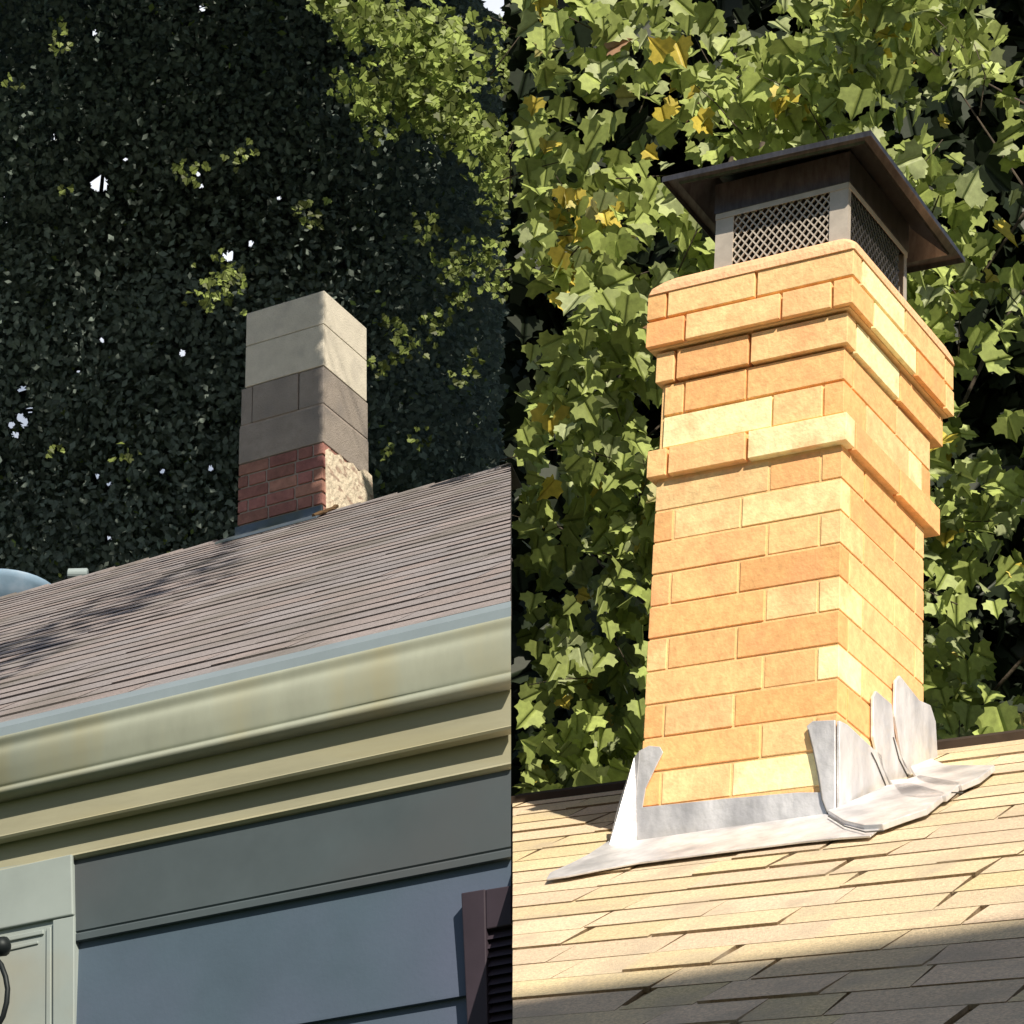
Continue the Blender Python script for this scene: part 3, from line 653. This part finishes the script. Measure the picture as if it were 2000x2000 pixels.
toward = (CAM - campt([1500], [700], [10])[0]); toward /= np.linalg.norm(toward)
def maple(name, label, tx, cx, cy, rx, ry, d0, d1, ncl, per, seam_lo=None, size=(0.065, 0.150), palette='mid', grp=None, pockets=()):
    """crown fills an ellipsoid seen round (cx, cy); leaves sit in sprays at the ends of twigs"""
    base = campt([tx], [cy], [d1 + 1.2])[0]; base[2] = 0
    t = thing(name, label, 'tree', base, grp)
    px = rng.uniform(-1, 1, ncl * 6); py = rng.uniform(-1, 1, ncl * 6); ok = (np.abs(px) ** 6 + np.abs(py) ** 6 < 1)
    px, py = px[ok], py[ok]
    X_, Y_ = cx + px * rx, cy + py * ry
    if palette == 'mid':          # open pockets between the boughs
        v = np.sin(X_ / 83 + 1.3 * np.sin(Y_ / 120)) + np.sin(Y_ / 71 + 1.1 * np.sin(X_ / 95 + 2)) + 0.6 * np.sin((X_ + Y_) / 41)
        ok = (v > -0.55) & (X_ > 985)
        if pockets: 
            for hx, hy, hr in pockets: ok &= (X_ - hx) ** 2 + (Y_ - hy) ** 2 > hr ** 2
    else: ok = X_ > 950
    ok &= Y_ > -130
    px, py = px[ok][:ncl], py[ok][:ncl]; m_ = len(px)
    dd = rng.beta(1.1, 1.5, m_); bul = np.sqrt(np.clip(1 - (px ** 2 + py ** 2) * 0.7, 0, 1))
    dep = d0 + (d1 - d0) * (dd * 0.9 + (1 - bul) * 0.35)
    C_ = campt(cx + px * rx, cy + py * ry, dep)
    # twigs
    mb, pts = trunk(t, campt([tx], [cy - ry * 0.5], [d1 + 0.9])[0], 0.13)
    back = -toward * (d1 - d0 + 0.6)
    for i in range(0, m_, 14):
        k_ = rng.integers(5, 9); limb(mb, pts[min(k_, len(pts) - 1)], C_[i] + back * 0.35, 0.022)
    for i in rng.choice(m_, min(m_, 90), replace=False):
        v = rng.normal(0, 1, 3); v[2] = abs(v[2]); v /= np.linalg.norm(v); mb.tube([C_[i] - v * 0.2, C_[i] + rng.normal(0, .02, 3), C_[i] + v * 0.16], [0.004, 0.003, 0.002], 4)
    mb.build('trunk', 'bark', t, smooth=True)
    # leaves in sprays
    ci = np.repeat(np.arange(m_), per); n_ = len(ci)
    off = rng.normal(0, 1, (n_, 3)) * np.array([0.13, 0.12, 0.09]); pos = C_[ci] + off
    cn = toward * 0.7 + SUN * 0.5 + rng.normal(0, 0.35, (m_, 3)); nrm = cn[ci] + rng.normal(0, 0.6, (n_, 3))
    tip = np.tile(np.array([0, 0, -1.0]), (n_, 1)) + rng.normal(0, 0.75, (n_, 3))
    sz = rng.uniform(*size, n_)
    x, y, z = project(pos); keep = np.ones(n_, bool)
    if seam_lo is not None: keep &= x - 0.42 * sz / z * F > seam_lo
    base_c = {'mid': np.array([0.33, 0.40, 0.115]), 'deep': np.array([0.018, 0.028, 0.014])}[palette]  # 'deep' carries the shade between the boughs in its leaf colour
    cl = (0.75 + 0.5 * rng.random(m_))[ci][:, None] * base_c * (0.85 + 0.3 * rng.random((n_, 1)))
    if palette == 'mid':
        yel = (rng.random(n_) < 0.035) | (rng.random(m_) < 0.006)[ci]; cl[yel] = np.array([0.58, 0.47, 0.08]) * (0.8 + 0.4 * rng.random((yel.sum(), 1)))
        gry = rng.random(n_) < 0.16; cl[gry] = cl[gry] * 0.5 + np.array([0.20, 0.22, 0.15]) * 0.9
        brn = rng.random(n_) < 0.006; cl[brn] = np.array([0.42, 0.25, 0.16])
    leaves('crown', pos[keep], nrm[keep], tip[keep], sz[keep], cl[keep], HALF, 'leaf_m', t)
    return t
TR_G = 'maples behind the brick chimney'
maple('maple_tree', 'maple with pale green leaves filling the view above and left of the brick chimney', 1520, 1290, 720, 620, 1150, 11.2, 12.9, 330, 13, 1003, pockets=((1180, 230, 95), (1330, 175, 60), (1060, 60, 40), (1235, 790, 45), (1120, 1180, 40), (1210, 1300, 60), (1640, 150, 60)))
maple('maple_tree', 'maple with pale green and yellow leaves right of the brick chimney', 2350, 2040, 620, 470, 1250, 10.6, 12.4, 180, 13, 1006, pockets=((1900, 1050, 90), (1880, 460, 60), (1960, 950, 60)))
maple('maple_tree', 'maple behind the sunlit maples, shade put into its dark leaf colour', 1620, 1500, 760, 960, 1400, 14.2, 18.0, 2600, 15, 984, size=(0.16, 0.27), palette='deep')

# ---- trees behind the left house
holes = [(193, 358, 16), (447, 500, 10), (488, 476, 5), (200, 663, 5), (356, 690, 6), (43, 762, 7), (40, 815, 6), (48, 830, 5), (410, 915, 5), (183, 64, 5), (105, 268, 5), (245, 310, 4), (395, 16, 5), (212, 1052, 4),
         (690, 115, 4), (995, 5, 30), (975, -10, 35), (670, 518, 5), (545, 385, 4), (30, 850, 5), (22, 830, 5), (57, 800, 4), (152, 722, 4), (190, 930, 4), (215, 945, 3), (320, 920, 5), (392, 362, 4), (385, 340, 4)]
def bigtree(label, cx, cy, rx, ry, d0, d1, n_, size, colfn, seam_hi=1000, name='tree', m='leaf_d', bright=0.01, trunk_r=0.3):
    base = campt([cx], [cy], [d1])[0]; base[2] = 0
    t = thing(name, label, 'tree', base)
    nc = n_ // 110
    px = rng.uniform(-1, 1, nc * 2); py = rng.uniform(-1, 1, nc * 2); ok = (np.abs(px) ** 2.5 + np.abs(py) ** 2.5 < 1) & (cx + px * rx < seam_hi + 12); px, py = px[ok][:nc], py[ok][:nc]; nc = len(px)
    dep = d0 + (d1 - d0) * rng.random(nc); C_ = campt(cx + px * rx, cy + py * ry, dep)
    mb, pts = trunk(t, campt([cx], [cy - ry * 0.6], [d1])[0], trunk_r)
    for i in rng.choice(nc, 16, replace=False): limb(mb, pts[rng.integers(5, 9)], C_[i] - toward * 1.5, 0.06)
    mb.build('trunk', 'bark', t, smooth=True)
    ci = rng.integers(0, nc, n_)
    pos = C_[ci] + rng.normal(0, 1, (n_, 3)) * np.array([0.42, 0.36, 0.24])
    od = (pos - C_[ci]) / np.array([0.42, 0.36, 0.24]); nrm = od * 0.40 + toward * 0.6 + np.array([0, 0, 0.25]) + rng.normal(0, 0.25, (n_, 3)); tip = rng.normal(0, 1, (n_, 3)) + np.array([0, 0, -0.6]); sz = rng.uniform(*size, n_)
    x, y, z = project(pos); keep = (x + 0.4 * sz / z * F < seam_hi) | (y < -300) & False
    for hx, hy, hr in holes: keep &= ((x - hx) ** 2 + (y - hy) ** 2) > (hr + 0.30 * sz / z * F) ** 2
    cl = colfn(ci, nc, n_, x, y)
    leaves('crown', pos[keep], nrm[keep], tip[keep], sz[keep], cl[keep], SIMPLE, m, t, flat=True)
    return t
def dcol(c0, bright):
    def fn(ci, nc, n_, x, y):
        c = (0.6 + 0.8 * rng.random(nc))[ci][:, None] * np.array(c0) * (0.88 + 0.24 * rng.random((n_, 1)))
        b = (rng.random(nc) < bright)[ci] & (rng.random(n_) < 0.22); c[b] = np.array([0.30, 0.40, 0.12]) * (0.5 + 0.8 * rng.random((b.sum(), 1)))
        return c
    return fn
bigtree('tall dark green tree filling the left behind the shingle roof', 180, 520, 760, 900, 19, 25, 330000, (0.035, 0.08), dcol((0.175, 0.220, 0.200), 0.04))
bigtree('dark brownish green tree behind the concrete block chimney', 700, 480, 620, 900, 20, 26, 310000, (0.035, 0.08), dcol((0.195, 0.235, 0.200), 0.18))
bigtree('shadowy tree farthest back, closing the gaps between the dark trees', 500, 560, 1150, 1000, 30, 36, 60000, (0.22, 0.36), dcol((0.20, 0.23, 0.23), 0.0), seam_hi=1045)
# bright yellow green boughs
spine = [(650, -30, 38), (690, 40, 36), (735, 25, 30), (770, 80, 34), (830, 60, 40), (870, 110, 42), (800, 150, 34), (830, 190, 34), (720, 190, 30), (740, 220, 26), (860, 210, 34), (905, 150, 22), (890, 240, 30), (940, 260, 30), (975, 320, 34),
         (990, 360, 34), (985, 420, 26), (920, 520, 26), (950, 500, 22), (880, 530, 18), (985, 540, 26), (840, 260, 22), (985, 60, 26), (990, 130, 24), (980, 170, 20), (760, 640, 14), (800, 670, 20), (850, 640, 16), (745, 720, 14), (420, 560, 26), (450, 535, 18),
         (475, 300, 14), (360, 340, 16), (600, 420, 16), (745, 265, 12), (690, 160, 24), (840, 450, 20), (900, 590, 16), (120, 80, 14), (10, 170, 10), (120, 370, 8), (900, 740, 10), (930, 700, 12), (250, 880, 10), (110, 885, 8), (760, 880, 10), (820, 850, 12)]
base = campt([760], [300], [27.5])[0]; base[2] = 0
bt = thing('maple_tree', 'sunlit yellow green tree hanging over the dark trees at the top of the roof scene', 'tree', base)
mb, pts = trunk(bt, campt([760], [-200], [27.5])[0], 0.2)
P_, C2, S2_ = [], [], []
for (x, y, r) in spine:
    big = r >= 27
    k_ = int(1.1 + r * r * (0.10 if big else 0.075)); q = rng.normal(0, 0.80 if big else 1.05, (k_, 2)) * r
    d_ = 13.3 + rng.random(k_) * 1.2
    P_.append(campt(x + q[:, 0], y + q[:, 1], d_)); S2_.append(rng.uniform(0.035, 0.075, k_) if big else rng.uniform(0.024, 0.048, k_))
    c = np.array([0.34, 0.43, 0.11]) * (0.25 + 0.9 * rng.random((k_, 1)) ** 1.3) * (1.0 if r > 20 else 0.65); C2.append(c)
mb.build('trunk', 'bark', bt, smooth=True)
P_ = np.concatenate(P_); C2 = np.concatenate(C2); n_ = len(P_); sz = np.concatenate(S2_)
x, y, z = project(P_); keep = x + 0.4 * sz / z * F < 999
for hx, hy, hr in holes: keep &= ((x - hx) ** 2 + (y - hy) ** 2) > (hr + 0.3 * sz / z * F) ** 2
leaves('crown', P_[keep], (toward * 0.6 + SUN * 0.4 + rng.normal(0, 0.5, (n_, 3)))[keep], (rng.normal(0, 1, (n_, 3)) - np.array([0, 0, 0.6]))[keep], sz[keep], C2[keep], HALF, 'leaf_b', bt)

# ---- added tree, unseen: its crown is a leaf screen keeping the dark trees in shade
cp = thing('tree', 'unseen added tree, its high crown placed to shade the dark trees', 'tree', np.array([-7.5, 12.5, 0]))
mb, pts = trunk(cp, (-6.5, 12.3, 21.0), 0.4)
n_ = 15000; X_ = rng.uniform(-8, 5.5, n_); Y_ = rng.uniform(11.2, 13.2, n_); Z_ = rng.uniform(12.5, 28, n_)
P_ = np.stack([X_, Y_, Z_], 1)
n_ = len(P_)
for i in range(0, n_, 700): limb(mb, pts[7], P_[i], 0.06)
mb.build('trunk', 'bark', cp, smooth=True)
leaves('crown', P_, SUN + rng.normal(0, 0.35, (n_, 3)), rng.normal(0, 1, (n_, 3)), rng.uniform(0.16, 0.30, n_), np.tile([[0.06, 0.09, 0.03]], (n_, 1)), HALF, 'leaf_m', cp)

# ---- unseen added tree: leaves set sunward to shade the left chimney's front and roof
ot = thing('tree', 'unseen added tree, its leaves placed to shade the left chimney and roof', 'tree', np.array([6.5, 3.5, 0]))
mb, pts = trunk(ot, (6.2, 4.0, 14.0), 0.25)
P_ = []
def shade(n_, fn, t0, t1):
    for _ in range(n_):
        P_.append(fn() + SUN * random.uniform(t0, t1))
shade(1100, lambda: FL.w((random.uniform(0.030, WL_ + 0.10), 0.0, random.uniform(0.02, H0 + 0.12))), 3.6, 4.6)
def diag():
    k = random.random(); x = 470 - 560 * k; y = 1078 + 250 * k + random.gauss(0, 20)
    n = np.linalg.inv(FL.B).T @ np.array([0, -TL, 1.0]); return hit(FL.w((0, 0, 0)), n, x, y)
shade(420, diag, 5.0, 9.0)  # leaf band placed to cast the diagonal shadow below the chimney
P_ = np.array(P_); n_ = len(P_)
for i in range(0, n_, 330): limb(mb, pts[6], P_[i] + SUN * 0.3, 0.012)
mb.build('trunk', 'bark', ot, smooth=True)
leaves('crown', P_, SUN + rng.normal(0, 0.35, (n_, 3)), rng.normal(0, 1, (n_, 3)), rng.uniform(0.05, 0.075, n_), np.tile([[0.08, 0.11, 0.03]], (n_, 1)) * (0.7 + 0.6 * rng.random((n_, 1))), HALF, 'leaf_m', ot)

# ------------------------------------------------------------------ unseen house added behind the viewer: its ridge shades the foot of the right roof
E1 = FR.w(roofhit(FR, TR, 1010, 1950)); E2 = FR.w(roofhit(FR, TR, 1990, 1795))
T = 19.0
G1, G2 = E1 + SUN * T, E2 + SUN * T
dr = (G2 - G1) / np.linalg.norm(G2 - G1)
G1 = G1 - dr * 1.5; G2 = G2 + dr * 6
side = np.cross(dr, (0, 0, 1)); side /= np.linalg.norm(side)
nh = thing('house', 'unseen gabled house added behind the viewer to shade the roof foot', 'house', (G1 + G2) / 2 * np.array([1, 1, 0]))
mb = MB(); r0 = [G1 - np.array([0, 0, .1]), G1 + side * 3.2 - np.array([0, 0, 4.2]), G1 + side * 3.2 - np.array([0, 0, G1[2]]), G1 - side * 3.2 - np.array([0, 0, G1[2]]), G1 - side * 3.2 - np.array([0, 0, 4.2])]
r1 = [p - G1 + G2 for p in r0]; 
for i in (2, 3): r1[i][2] = 0; r0[i][2] = 0
mb.loft([r0, r1]); mb.build('walls', 'rwall', nh)
mb = MB()
for sg in (-1, 1):
    q0 = [G1 - dr * .2, G1 - dr * .2 + sg * side * 3.5 - np.array([0, 0, 4.5]), G2 + dr * .2 + sg * side * 3.5 - np.array([0, 0, 4.5]), G2 + dr * .2]
    mb.prism([p - np.array([0, 0, .08]) for p in q0], q0, (0.2, 0.18, 0.16))
mb.build('roof', 'shingle_l', nh)

for o in bpy.data.objects:
    if '_org' in o: del o['_org']
